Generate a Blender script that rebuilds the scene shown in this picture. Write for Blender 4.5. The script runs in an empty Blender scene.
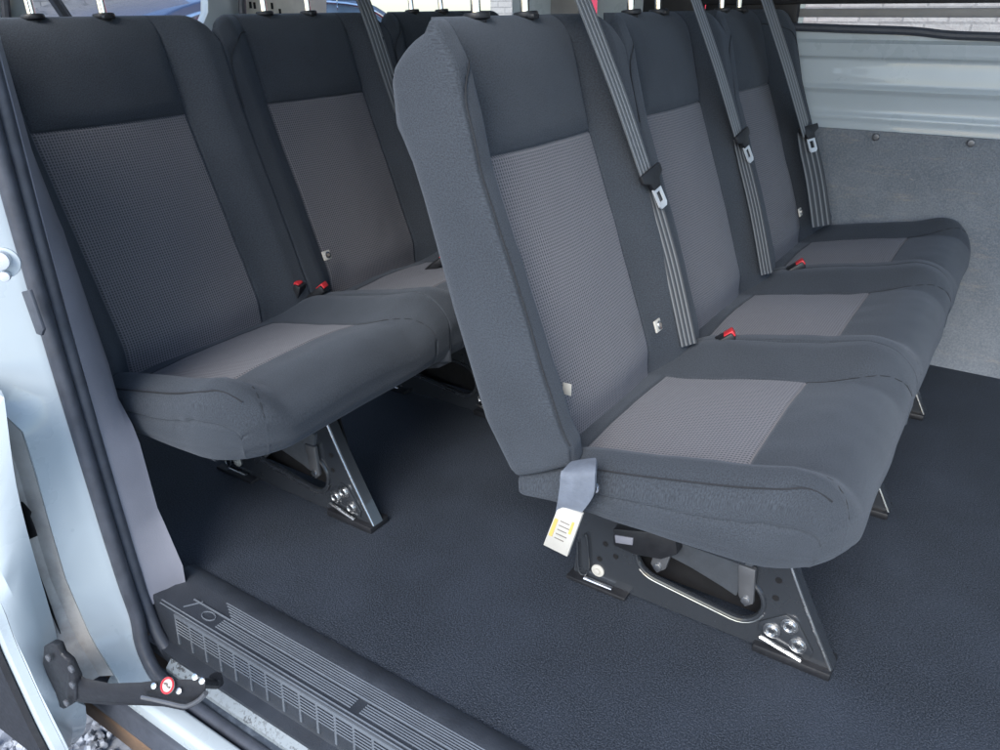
import bpy, bmesh, math, random
from mathutils import Vector, Matrix, Euler, noise
random.seed(7)
sc = bpy.context.scene
C = sc.collection
R = math.radians
# ------------------------------------------------------------------ camera
CAM = Vector((.063, -.8421, .7737)); ROT = Euler((1.13, .0062, .5838), 'XYZ'); F = 783.4
cd = bpy.data.cameras.new('camera'); co = bpy.data.objects.new('camera', cd); C.objects.link(co)
co.location = CAM; co.rotation_euler = ROT; cd.sensor_width = 36; cd.lens = F / 1000 * 36
cd.clip_start = .02; cd.clip_end = 300; sc.camera = co
MR = ROT.to_matrix()
def at(px, py, ax, val):
    d = MR @ Vector(((px - 500) / F, -(py - 375) / F, -1)); t = (val - CAM[ax]) / d[ax]
    return CAM + d * t
# ------------------------------------------------------------------ object helpers
def tag(o, label=None, cat=None, group=None, kind=None):
    for k, v in (('label', label), ('category', cat), ('group', group), ('kind', kind)):
        if v: o[k] = v
    return o
def empty(name, loc=(0, 0, 0), rz=0):
    o = bpy.data.objects.new(name, None); C.objects.link(o); o.location = loc; o.rotation_euler = (0, 0, rz)
    o.empty_display_size = .05; return o
def link(name, me, parent=None, loc=None):
    o = bpy.data.objects.new(name, me); C.objects.link(o); o.parent = parent
    if loc: o.location = loc
    return o
def build(name, verts, faces, mats, parent=None, mi=None, uv=None, smooth=True, loc=None):
    me = bpy.data.meshes.new(name); me.from_pydata([tuple(v) for v in verts], [], faces)
    for m in (mats if isinstance(mats, (list, tuple)) else [mats]): me.materials.append(m)
    if mi: me.polygons.foreach_set('material_index', mi)
    me.polygons.foreach_set('use_smooth', [smooth] * len(faces))
    if uv:
        l = me.uv_layers.new(name='uv')
        for p in me.polygons:
            for li, vi in zip(p.loop_indices, p.vertices): l.data[li].uv = uv[vi]
    me.update(); return link(name, me, parent, loc)
def from_bm(name, bm, mat, parent=None, bevel=0, seg=2, smooth=True, loc=None):
    bmesh.ops.recalc_face_normals(bm, faces=bm.faces)
    if bevel:
        es = [e for e in bm.edges if len(e.link_faces) == 2 and e.calc_face_angle(0) > .5]
        bmesh.ops.bevel(bm, geom=es, offset=bevel, segments=seg, profile=.5, affect='EDGES', clamp_overlap=True)
    me = bpy.data.meshes.new(name); bm.to_mesh(me); bm.free()
    for m in (mat if isinstance(mat, (list, tuple)) else [mat]): me.materials.append(m)
    for p in me.polygons: p.use_smooth = smooth
    if smooth:
        me.set_sharp_from_angle(angle=R(35))
    return link(name, me, parent, loc)
def bbox(bm, x0, x1, y0, y1, z0, z1):
    r = bmesh.ops.create_cube(bm, size=1)
    for v in r['verts']:
        v.co = Vector((x0 if v.co.x < 0 else x1, y0 if v.co.y < 0 else y1, z0 if v.co.z < 0 else z1))
    return r['verts']
def box(name, x0, x1, y0, y1, z0, z1, mat, parent=None, bevel=.002):
    bm = bmesh.new(); bbox(bm, x0, x1, y0, y1, z0, z1); return from_bm(name, bm, mat, parent, bevel)
def prism(bm, pts, vec, hole=None):
    """flat polygon (3-D points) with an optional hole, extruded by vec"""
    vec = Vector(vec)
    def ring(p, o): return [bm.verts.new(Vector(q) + o) for q in p]
    loops = [pts] + ([hole] if hole else [])
    caps = []
    for o in (Vector((0, 0, 0)), vec):
        rs = [ring(l, o) for l in loops]; caps.append(rs)
        if hole:
            es = []
            for r in rs:
                for i in range(len(r)): es.append(bm.edges.new((r[i], r[(i + 1) % len(r)])))
            bmesh.ops.triangle_fill(bm, edges=es, use_beauty=True)
        else: bm.faces.new(rs[0])
    for a, b in zip(caps[0], caps[1]):
        for i in range(len(a)):
            j = (i + 1) % len(a); bm.faces.new((a[i], a[j], b[j], b[i]))
def tube(bm, pts, r, n=10, closed=False, sx=1, up=None):
    pts = [Vector(p) for p in pts]; rings = []
    prev = None
    for i, p in enumerate(pts):
        t = (pts[min(i + 1, len(pts) - 1)] - pts[max(i - 1, 0)]).normalized()
        ref = Vector(up) if up else (prev if prev else (Vector((0, 0, 1)) if abs(t.z) < .9 else Vector((0, 1, 0))))
        u = (ref - t * ref.dot(t)).normalized(); w = t.cross(u); prev = u
        rr = r[i] if isinstance(r, (list, tuple)) else r
        rings.append([bm.verts.new(p + u * math.cos(a) * rr + w * math.sin(a) * rr * sx) for a in [2 * math.pi * k / n for k in range(n)]])
    for a, b in zip(rings, rings[1:]):
        for k in range(n): bm.faces.new((a[k], a[(k + 1) % n], b[(k + 1) % n], b[k]))
    bm.faces.new(rings[0]); bm.faces.new(rings[-1])
def sweep(bm, path, prof):
    """open profile list of offset vectors functions along path, making a closed sheet strip: prof = list of 3-D offsets"""
    rows = [[bm.verts.new(Vector(p) + Vector(q)) for q in prof] for p in path]
    for a, b in zip(rows, rows[1:]):
        for k in range(len(prof) - 1): bm.faces.new((a[k], a[k + 1], b[k + 1], b[k]))
def disc(bm, c, axis, r, h, n=20):
    ax = Vector(axis).normalized(); c = Vector(c)
    u = ax.orthogonal().normalized(); w = ax.cross(u)
    prism(bm, [c + u * math.cos(a) * r + w * math.sin(a) * r for a in [2 * math.pi * k / n for k in range(n)]], ax * h)
def catmull(P, n=6):
    P = [Vector(p) for p in P]; o = []
    for i in range(len(P) - 1):
        a, b, c, d = P[max(i - 1, 0)], P[i], P[i + 1], P[min(i + 2, len(P) - 1)]
        for k in range(n):
            t = k / n
            o.append(.5 * ((2 * b) + (c - a) * t + (2 * a - 5 * b + 4 * c - d) * t * t + (3 * b - a - 3 * c + d) * t ** 3))
    o.append(P[-1]); return o
def interp(T, x):
    if x <= T[0][0]: return T[0][1] + (x - T[0][0]) * (T[1][1] - T[0][1]) / (T[1][0] - T[0][0])
    for (a, b), (c, d) in zip(T, T[1:]):
        if x <= c:
            return b + (d - b) * (x - a) / (c - a)
    (a, b), (c, d) = T[-2:]; return d + (x - c) * (d - b) / (c - a)
def sm(t): t = max(0, min(1, t)); return t * t * (3 - 2 * t)
# ------------------------------------------------------------------ materials
def new_mat(name):
    m = bpy.data.materials.new(name); m.use_nodes = True; nt = m.node_tree
    return m, nt, nt.nodes['Principled BSDF']
def N(nt, t, **kw):
    n = nt.nodes.new(t)
    for k, v in kw.items():
        if k in n.inputs: n.inputs[k].default_value = v
        else: setattr(n, k, v)
    return n
def mth(nt, op, a, b=None):
    n = nt.nodes.new('ShaderNodeMath'); n.operation = op
    for i, v in enumerate((a, b)):
        if v is None: continue
        if isinstance(v, (int, float)): n.inputs[i].default_value = v
        else: nt.links.new(v, n.inputs[i])
    return n.outputs[0]
def mixc(nt, f, a, b):
    n = nt.nodes.new('ShaderNodeMix'); n.data_type = 'RGBA'
    for i, v in ((0, f), (6, a), (7, b)):
        if isinstance(v, (int, float, tuple)): n.inputs[i].default_value = v if not isinstance(v, tuple) else (*v, 1)
        else: nt.links.new(v, n.inputs[i])
    return n.outputs[2]
def ramp(nt, src, a, b):
    n = nt.nodes.new('ShaderNodeMapRange'); nt.links.new(src, n.inputs[0]); n.inputs[1].default_value = a; n.inputs[2].default_value = b
    return n.outputs[0]
def bump(nt, b, h, strength, dist):
    n = nt.nodes.new('ShaderNodeBump'); n.inputs['Strength'].default_value = strength; n.inputs['Distance'].default_value = dist
    nt.links.new(h, n.inputs['Height']); nt.links.new(n.outputs[0], b.inputs['Normal'])
def nz(nt, vec, scale, detail=3, rough=.55):
    n = N(nt, 'ShaderNodeTexNoise', Scale=scale, Detail=detail, Roughness=rough)
    if vec: nt.links.new(vec, n.inputs['Vector'])
    return n.outputs[0]
def obj_co(nt): return nt.nodes.new('ShaderNodeTexCoord').outputs['Object']

def plain(name, col, rough=.5, metal=0, var=.12, scale=20, bmp=0, bscale=300, spec=.5, coat=0, rv=.08):
    m, nt, b = new_mat(name); co_ = obj_co(nt)
    n = ramp(nt, nz(nt, co_, scale, 4), .3, .7)
    nt.links.new(mixc(nt, n, tuple(c * (1 - var) for c in col), tuple(min(1, c * (1 + var)) for c in col)), b.inputs['Base Color'])
    rr = nt.nodes.new('ShaderNodeMapRange'); nt.links.new(nz(nt, co_, scale * 2.3, 4), rr.inputs[0])
    rr.inputs[1].default_value = .3; rr.inputs[2].default_value = .7; rr.inputs[3].default_value = max(.03, rough - rv); rr.inputs[4].default_value = min(1, rough + rv)
    nt.links.new(rr.outputs[0], b.inputs['Roughness'])
    b.inputs['Metallic'].default_value = metal; b.inputs['Specular IOR Level'].default_value = spec
    b.inputs['Coat Weight'].default_value = coat
    if bmp: bump(nt, b, nz(nt, co_, bscale, 2), bmp, .001)
    return m

def fabric(name, col, insert=False):
    m, nt, b = new_mat(name)
    uv = nt.nodes.new('ShaderNodeTexCoord').outputs['UV']
    s = nt.nodes.new('ShaderNodeSeparateXYZ'); nt.links.new(uv, s.inputs[0])
    wob = nz(nt, uv, 300, 2)
    if insert:
        k = 2 * math.pi / .0045
        sx = mth(nt, 'SINE', mth(nt, 'ADD', mth(nt, 'MULTIPLY', s.outputs[0], k), mth(nt, 'MULTIPLY', wob, 1.2)))
        sy = mth(nt, 'SINE', mth(nt, 'ADD', mth(nt, 'MULTIPLY', s.outputs[1], k * 1.05), mth(nt, 'MULTIPLY', wob, 1.6)))
        h = mth(nt, 'MAXIMUM', sx, mth(nt, 'MULTIPLY', sy, .7))
        f = ramp(nt, h, -.35, .9)
        c1 = mixc(nt, ramp(nt, nz(nt, uv, 900, 2), .3, .7), tuple(c * .82 for c in col), tuple(c * 1.18 for c in col))
        colr = mixc(nt, f, tuple(c * .34 for c in (.9 * col[0], col[1], 1.05 * col[2])), c1)
        hh = mth(nt, 'ADD', mth(nt, 'MULTIPLY', f, .8), mth(nt, 'MULTIPLY', nz(nt, uv, 1500, 2), .5))
        bump(nt, b, hh, .55, .0012)
    else:
        f = ramp(nt, nz(nt, uv, 520, 3, .75), .38, .62)
        big = ramp(nt, nz(nt, uv, 9, 3), .3, .7)
        ff = mth(nt, 'ADD', mth(nt, 'MULTIPLY', f, .75), mth(nt, 'MULTIPLY', big, .25))
        colr = mixc(nt, ff, tuple(c * .62 for c in col), tuple(c * 1.38 for c in col))
        hh = mth(nt, 'ADD', mth(nt, 'MULTIPLY', f, .6), mth(nt, 'MULTIPLY', nz(nt, uv, 60, 2), .25))
        bump(nt, b, hh, .4, .0012)
    nt.links.new(colr, b.inputs['Base Color'])
    b.inputs['Roughness'].default_value = .92; b.inputs['Specular IOR Level'].default_value = .25
    b.inputs['Sheen Weight'].default_value = .14; b.inputs['Sheen Roughness'].default_value = .5
    b.inputs['Sheen Tint'].default_value = (.75, .85, 1, 1)
    return m
M = {}
M['fab'] = fabric('dark_fabric', (.041, .048, .058))
M['ins'] = fabric('grey_woven_fabric', (.190, .184, .198), True)
M['seam'] = plain('dark_seam_thread', (.018, .02, .024), .9)
M['thread'] = plain('seam_thread', (.13, .15, .18), .9)
M['blackm'] = plain('black_lacquered_steel', (.026, .030, .036), .26, 0, .06, 12, 0, 300, .7, .5, .02)
M['steel'] = plain('bright_steel', (.62, .63, .64), .25, 1)
M['chrome'] = plain('chrome', (.8, .82, .84), .12, 1)
M['blackp'] = plain('black_plastic', (.013, .014, .017), .45, 0, .2, 60, .3, 600)
M['greyp'] = plain('grey_pillar_plastic', (.21, .215, .25), .6, 0, .06, 15, .3, 700)
M['rubber'] = plain('black_seal_rubber', (.055, .062, .078), .48, 0, .2, 40, .25, 250)
M['white'] = plain('white_van_paint', (.44, .50, .53), .3, 0, .05, 5, 0, 300, .5, .5)
M['cream'] = plain('cream_inner_panel', (.72, .68, .58), .5)
M['red'] = plain('red_button', (.6, .03, .04), .4)
M['label'] = plain('label_paper', (.48, .465, .42), .6)
M['ochre'] = plain('label_print', (.62, .42, .12), .6)
M['ink'] = plain('label_ink', (.2, .18, .16), .7)
M['brown'] = plain('rusty_underbody', (.12, .075, .045), .8, 0, .35, 12, .5, 60)
M['carblue'] = plain('dark_blue_car_paint', (.03, .05, .11), .2, 0, .1, 3, 0, 300, .5, 1)
M['carred'] = plain('red_car_paint', (.5, .02, .03), .2, 0, .1, 3, 0, 300, .5, 1)
M['rail'] = plain('grey_window_rail', (.27, .265, .26), .45, 0, .1)
def weave_mat(nm='seat_belt_webbing', c0=(.12, .13, .14), c1=(.32, .332, .345)):
    m, nt, b = new_mat(nm)
    uv = nt.nodes.new('ShaderNodeTexCoord').outputs['UV']; s = nt.nodes.new('ShaderNodeSeparateXYZ'); nt.links.new(uv, s.inputs[0])
    st = mth(nt, 'SINE', mth(nt, 'MULTIPLY', s.outputs[0], 2 * math.pi * 4))
    f = ramp(nt, st, .2, .9)
    nt.links.new(mixc(nt, f, c0, c1), b.inputs['Base Color'])
    b.inputs['Roughness'].default_value = .5
    tw = mth(nt, 'SINE', mth(nt, 'MULTIPLY', s.outputs[1], 2 * math.pi * 500))
    bump(nt, b, mth(nt, 'ADD', st, mth(nt, 'MULTIPLY', tw, .3)), .5, .001); return m
M['belt'] = weave_mat(); M['belt2'] = weave_mat('belt_webbing_shaded', (.035, .04, .047), (.16, .17, .18)); M['strap'] = plain('strap_webbing_grey', (.13, .15, .185), .6, 0, .15, 60, .5, 500)  # lower run: same webbing darkened, its edge-on shade put into the colour
def floor_mat():
    m, nt, b = new_mat('black_rubber_mat'); co_ = obj_co(nt)
    v = N(nt, 'ShaderNodeTexVoronoi', Scale=430.0); nt.links.new(co_, v.inputs['Vector'])
    g = ramp(nt, nz(nt, co_, 460, 2, .75), .45, .72)
    dust = ramp(nt, nz(nt, co_, 5, 5), .42, .75)
    c = mixc(nt, g, (.013, .018, .026), (.075, .088, .112))
    c = mixc(nt, mth(nt, 'MULTIPLY', dust, .35), c, (.06, .075, .105))
    nt.links.new(c, b.inputs['Base Color']); b.inputs['Roughness'].default_value = .56
    b.inputs['Specular IOR Level'].default_value = .42
    bump(nt, b, mth(nt, 'ADD', v.outputs['Distance'], g), .5, .0012); return m
M['floor'] = floor_mat()
def board_mat():
    m, nt, b = new_mat('grey_lining_board'); co_ = obj_co(nt)
    g = ramp(nt, nz(nt, co_, 7, 6, .7), .35, .7); fine = ramp(nt, nz(nt, co_, 260, 3, .7), .4, .7)
    c = mixc(nt, g, (.105, .125, .15), (.155, .178, .205)); c = mixc(nt, mth(nt, 'MULTIPLY', fine, .25), c, (.42, .43, .43))
    mp = N(nt, 'ShaderNodeMapping'); mp.inputs['Scale'].default_value = (1, 1, 7); nt.links.new(co_, mp.inputs[0])
    st = ramp(nt, nz(nt, mp.outputs[0], 8, 6, .8), .56, .70)
    c = mixc(nt, mth(nt, 'MULTIPLY', st, .55), c, (.30, .265, .22))
    nt.links.new(c, b.inputs['Base Color']); b.inputs['Roughness'].default_value = .6
    bump(nt, b, fine, .3, .001); return m
M['board'] = board_mat()
def dirty(name, base, dirt, lo=.5, hi=.62, scale=60):
    m, nt, b = new_mat(name); co_ = obj_co(nt)
    n = mth(nt, 'MULTIPLY', ramp(nt, nz(nt, co_, scale, 6, .7), lo, hi), ramp(nt, nz(nt, co_, scale / 6, 3), .3, .6))
    nt.links.new(mixc(nt, n, base, dirt), b.inputs['Base Color']); b.inputs['Roughness'].default_value = .5
    bump(nt, b, n, .3, .001); return m
M['dirty'] = dirty('grimy_white_paint', (.22, .25, .27), (.06, .065, .07), .53, .58, 170)
M['recess'] = dirty('dusty_beige_recess', (.40, .39, .37), (.24, .22, .20), .4, .7, 25)
M['track'] = dirty('scuffed_black_track', (.035, .045, .06), (.16, .19, .23), .5, .75, 30)
def block_mat():
    m, nt, b = new_mat('stone_block_wall'); co_ = obj_co(nt)
    s = nt.nodes.new('ShaderNodeSeparateXYZ'); nt.links.new(co_, s.inputs[0])
    c_ = nt.nodes.new('ShaderNodeCombineXYZ'); nt.links.new(mth(nt, 'ADD', s.outputs[0], s.outputs[1]), c_.inputs[0]); nt.links.new(s.outputs[2], c_.inputs[1])
    br = N(nt, 'ShaderNodeTexBrick', Scale=1.0); nt.links.new(c_.outputs[0], br.inputs[0])
    br.inputs['Color1'].default_value = (.43, .40, .37, 1); br.inputs['Color2'].default_value = (.33, .31, .29, 1); br.inputs['Mortar'].default_value = (.22, .21, .2, 1)
    br.inputs['Brick Width'].default_value = .22; br.inputs['Row Height'].default_value = .075; br.inputs['Mortar Size'].default_value = .006
    n = ramp(nt, nz(nt, co_, 14, 6, .7), .3, .7)
    nt.links.new(mixc(nt, mth(nt, 'MULTIPLY', n, .5), br.outputs[0], (.5, .47, .44)), b.inputs['Base Color']); b.inputs['Roughness'].default_value = .9
    bump(nt, b, mth(nt, 'SUBTRACT', n, br.outputs['Fac']), .6, .01); return m
M['block'] = block_mat()
def glass(name, tint=(.8, .85, .88)):
    m, nt, b = new_mat(name); b.inputs['Base Color'].default_value = (*tint, 1); b.inputs['Roughness'].default_value = .02
    b.inputs['Transmission Weight'].default_value = 1; b.inputs['IOR'].default_value = 1.03
    return m
M['glass'] = glass('window_glass')
M['carglass'] = plain('car_window_glass', (.16, .24, .32), .06, 0, .5, 1.2, 0, 300, 1)
def stone_mat():
    m, nt, b = new_mat('gravel_stone'); co_ = obj_co(nt)
    v = N(nt, 'ShaderNodeTexVoronoi', Scale=38.0); nt.links.new(co_, v.inputs['Vector'])
    s = nt.nodes.new('ShaderNodeSeparateXYZ'); nt.links.new(v.outputs['Color'], s.inputs[0])
    nt.links.new(mixc(nt, s.outputs[0], (.14, .16, .20), (.42, .45, .50)), b.inputs['Base Color']); b.inputs['Roughness'].default_value = .8
    bump(nt, b, nz(nt, co_, 200, 3), .5, .002); return m
M['stone'] = stone_mat()

# ------------------------------------------------------------------ seats
W = .225; WB = .134; Z0, Z1 = .232, .762
REAR = [(.232, -.395), (.30, -.436), (.44, -.482), (.57, -.520), (.667, -.553), (.762, -.556)]
FRONT = [(.232, -.350), (.28, -.362), (.35, -.388), (.45, -.426), (.606, -.486), (.68, -.506), (.762, -.528)]
def lines(lo, hi, step, marks, edge_lo, edge_hi):
    s = set()
    n = int(round((hi - lo) / step))
    for i in range(n + 1): s.add(round(lo + (hi - lo) * i / n, 5))
    for m_ in marks:
        for d in (-.006, -.004, -.0025, -.0012, 0, .0012, .0025, .004, .006): s.add(round(m_ + d, 5))
    e = (.0012, .003, .006, .010, .015, .022, .03)
    for d in e:
        if edge_lo: s.add(round(lo + d, 5))
        if edge_hi: s.add(round(hi - d, 5))
    L = sorted(x for x in s if lo <= x <= hi)
    o = [L[0]]
    for x in L[1:]:
        if x - o[-1] > .0009 or x in (hi,):
            if x == hi and x - o[-1] <= .0009: o[-1] = x
            else: o.append(x)
        elif x in [round(m_, 5) for m_ in marks]: o[-1] = x
    return o
def corner(a, b, alo, ahi, blo, bhi, r):
    """square grid -> rounded outline; r = radii at (alo,blo),(ahi,blo),(ahi,bhi),(alo,bhi)"""
    for (ca, cb, sa, sb, rr) in ((alo, blo, -1, -1, r[0]), (ahi, blo, 1, -1, r[1]), (ahi, bhi, 1, 1, r[2]), (alo, bhi, -1, 1, r[3])):
        oa, ob = ca - sa * rr, cb - sb * rr
        p, q = (a - oa) * sa / rr, (b - ob) * sb / rr
        if p > 0 and q > 0:
            return oa + sa * rr * p * math.sqrt(max(0, 1 - q * q / 2)), ob + sb * rr * q * math.sqrt(max(0, 1 - p * p / 2))
    return a, b
def groove(d, w=.0022, depth=.0035): return depth * math.exp(-(d / w) ** 2)
def rnd(t2, r):
    t = min(1, math.sqrt(t2)); return r * (1 - math.sqrt(max(0, 1 - t * t)))
def arc_len(F_, b0, b1, n=60):
    T = [(b0, 0)]; s = 0; p = F_(b0)
    for i in range(1, n + 1):
        z = b0 + (b1 - b0) * i / n; q = F_(z); s += math.hypot(z - T[-1][0], q - p); p = q; T.append((z, s))
    return T
UVB = arc_len(lambda z: interp(FRONT, z), Z0, Z1)

def backrest(bench, yc, endlo, endhi, seed):
    el, eh = endlo, endhi
    zmid = .606
    A = lines(-W, W, .009, (-WB, WB), True, True); B = lines(Z0, Z1, .010, (zmid,), True, True)
    wlo = -W; whi = W
    rads = (.010 if el else .008, .010 if eh else .008, .024 if eh else .050, .024 if el else .050)
    rl, rh = (.009 if el else .007), (.009 if eh else .007)
    nA, nB = len(A), len(B)
    V = []; uv = []; faces = []; mi = []
    def seam(a, z):
        g = 0
        if zmid - .002 < z < 2: pass
        # bolster / centre seams
        for s in (-1, 1):
            g = max(g, groove(a - s * WB, .0022, .0045))
        if abs(a) < WB + .002: g = max(g, groove(z - zmid, .002, .004))
        # outer piping seam which arches over to the centre panel near the top
        aa = abs(a)
        if z < .672: d = aa - .2185
        elif aa >= WB - .002: d = (math.hypot((aa - WB) / .0845, (z - .672) / .060) - 1) * .06
        else: d = 1
        g = max(g, groove(d, .0018, .0035) * (1 if (a < 0 and el) or (a > 0 and eh) else (0 if a > 0 else sm((z - .55) / .06))))
        return g
    def front(a, z, bare=False):
        c = interp(FRONT, z)
        aa = abs(a)
        t = sm((aa - WB + .004) / .065)
        fade = 1 - .30 * sm((z - .712) / .05)
        outer = (a < 0 and el) or (a > 0 and eh)
        hb = (.047 if outer else (.041 if a > 0 else .036)) * t * fade
        hb += (.007 if outer else 0) * sm((aa - .165) / .05)
        cr = .008 * math.cos(min(1, aa / WB) * math.pi / 2) * sm((Z1 - z) / .1)       # slight crown of the panel
        if zmid < z: cr += .006 * sm((z - zmid) / .02) * sm((WB + .002 - aa) / .02) * (1 - sm((z - .70) / .05))
        low = .010 * sm((.30 - z) / .06)                                            # tucks in at the bottom
        n_ = noise.noise(Vector((a * 9 + seed, z * 9, 1.3))) * .003 + noise.noise(Vector((a * 30 + seed, z * 24, 5))) * .0009
        if bare: return c + hb + cr - low + n_
        # a few pull wrinkles near the top of the bolster
        wr = 0
        if endlo:
            dx = (a + .15) / .05; dz = (z - .655 - (a + .15) * .25) / .003
            wr = .0035 * math.exp(-dx * dx) * math.exp(-dz * dz) + .0012 * math.exp(-dx * dx) * math.exp(-((dz + 6) / 2) ** 2)
        return c + hb + cr - low + n_ - wr - seam(a, z)
    def edge(a, z):
        tl = max(0, 1 - (a + W) / rl) if a < 0 else max(0, 1 - (W - a) / rh)
        tt = max(0, 1 - (Z1 - z) / (.038 - .024 * sm((abs(a) - WB) / .05))); tb = max(0, 1 - (z - Z0) / .010)
        return tl * tl + max(tt, tb) ** 2
    def lift(a, z):
        o_ = (a < 0 and el) or (a > 0 and eh)
        return (.040 * (1 - sm((z - Z0) / .09)) * sm((abs(a) - WB - .01) / .04)) if o_ else 0
    idx = {}
    for j, b in enumerate(B):
        for i, a in enumerate(A):
            ya, zz = corner(a, b, -W, W, Z0, Z1, rads)
            rr = .009 if ((a < 0 and el) or (a > 0 and eh)) else .007
            rr = max(rr, (.030 - .016 * sm((abs(a) - WB) / .05)) * sm((b - Z1 + .038) / .01), .01 * sm((Z0 + .010 - b) / .01))
            x = front(a, b) - rnd(edge(a, b), rr)
            # the shell leans: shift x by the real height
            x += interp(FRONT, zz) - interp(FRONT, b)
            idx[i, j] = len(V); V.append((x, yc + ya, zz + lift(a, zz))); uv.append((a, interp(UVB, b)))
    for j in range(nB - 1):
        for i in range(nA - 1):
            am = (A[i] + A[i + 1]) / 2; bm_ = (B[j] + B[j + 1]) / 2
            faces.append((idx[i, j], idx[i + 1, j], idx[i + 1, j + 1], idx[i, j + 1]))
            mi.append(1 if abs(am) < WB and bm_ < zmid else 0)
    ring = [(i, 0) for i in range(nA)] + [(nA - 1, j) for j in range(1, nB)] + [(i, nB - 1) for i in range(nA - 2, -1, -1)] + [(0, j) for j in range(nB - 2, 0, -1)]
    dv = [(-1 if i == 0 else (1 if i == nA - 1 else 0), -1 if j == 0 else (1 if j == nB - 1 else 0)) for i, j in ring]
    prev = [idx[r] for r in ring]; K = 9
    base = [Vector(V[k]) for k in prev]; buv = [uv[k] for k in prev]
    per = [0]
    for p, q in zip(base, base[1:]): per.append(per[-1] + (q - p).length)
    cy = yc; czm = (Z0 + Z1) / 2
    # rear outline
    zo = [p.z - lift(A[i_], B[j_]) for p, (i_, j_) in zip(base, ring)]
    tgt = [Vector((interp(REAR, z_) + .004, p.y, z_)) for p, z_ in zip(base, zo)]
    rings = [prev]
    for k in range(1, K + 1):
        t = k / K; cur = []
        for m_, (p, q) in enumerate(zip(base, tgt)):
            v = p.lerp(q, t)
            n2 = Vector((0, p.y - cy, (p.z - czm) * .45))
            if n2.length: n2.normalize()
            bl = .003 * math.sin(math.pi * t)
            if (p.y < cy and not el) or (p.y > cy and not eh): bl *= .15
            nn = noise.noise(Vector((v.x * 9, v.y * 7 + seed, v.z * 9))) * .0035
            v = v + n2 * (bl + nn * math.sin(math.pi * t))
            if t == 1: v = v - n2 * .006
            if v.z > .62:
                sx_ = max(0, min(1, (-.455 - v.x) / .125))
                if abs(p.y - yc) > W - .02: v.y += ((yc + (W if p.y > yc else -W)) - v.y) * sx_ * .5
                v.z = .62 + (v.z - .62) * math.sqrt(max(.0, 1 - sx_ * sx_))
            cur.append(len(V)); V.append(tuple(v)); uv.append((buv[m_][0] + dv[m_][0] * (p - q).length * t, buv[m_][1] + dv[m_][1] * (p - q).length * t))
        rings.append(cur)
    # back cap
    last = [Vector(V[k]) for k in rings[-1]]; cen = sum(last, Vector()) / len(last)
    for s, off in ((.97, -.010), (.9, -.014), (.5, -.016)):
        cur = []
        for m_, p in enumerate(last):
            q = cen.lerp(p, s); q.x = interp(REAR, q.z) + .010 + off; cur.append(len(V)); V.append(tuple(q)); uv.append((q.y, q.z))
        rings.append(cur)
    for a, b in zip(rings, rings[1:]):
        n = len(a)
        for k in range(n): faces.append((a[k], b[k], b[(k + 1) % n], a[(k + 1) % n])); mi.append(0)
    faces.append(tuple(reversed(rings[-1]))); mi.append(0)
    o = split(V, faces, mi, uv, 'backrest', 'centre_panel', bench)
    for s_, on in ((-1, el), (1, eh)):
        if s_ > 0 and not on: continue
        ln = [(.2185, .29 + .382 * k / 24) for k in range(25)] if on else [(.2185, .61 + .062 * k / 6) for k in range(7)]
        ln += [(WB + .0845 * math.cos(q), .672 + .060 * math.sin(q)) for q in [math.pi / 2 * k / 12 for k in range(1, 13)]]
        P = []
        for a_, z_ in ln:
            a_ *= s_; rr = max(.009 if on else .007, (.030 - .016 * sm((abs(a_) - WB) / .05)) * sm((z_ - Z1 + .038) / .01))
            P.append((front(a_, z_, True) - rnd(edge(a_, z_), rr) - .0002, yc + a_, z_ + lift(a_, z_)))
        bm = bmesh.new(); tube(bm, catmull(P, 2), .0008, 6); from_bm('seam_piping', bm, M['seam'], o)
    return o
def split(V, faces, mi, uv, name, sub, parent):
    out = []
    for k, (nm, mat) in enumerate(((name, M['fab']), (sub, M['ins']))):
        use = [f for f, m_ in zip(faces, mi) if m_ == k]; ids = {}
        vs, us = [], []
        fs = []
        for f in use:
            g = []
            for q in f:
                if q not in ids: ids[q] = len(vs); vs.append(V[q]); us.append(uv[q])
                g.append(ids[q])
            fs.append(tuple(g))
        out.append(build(nm, vs, fs, mat, parent if k == 0 else out[0], uv=us))
    return out[0]

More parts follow.
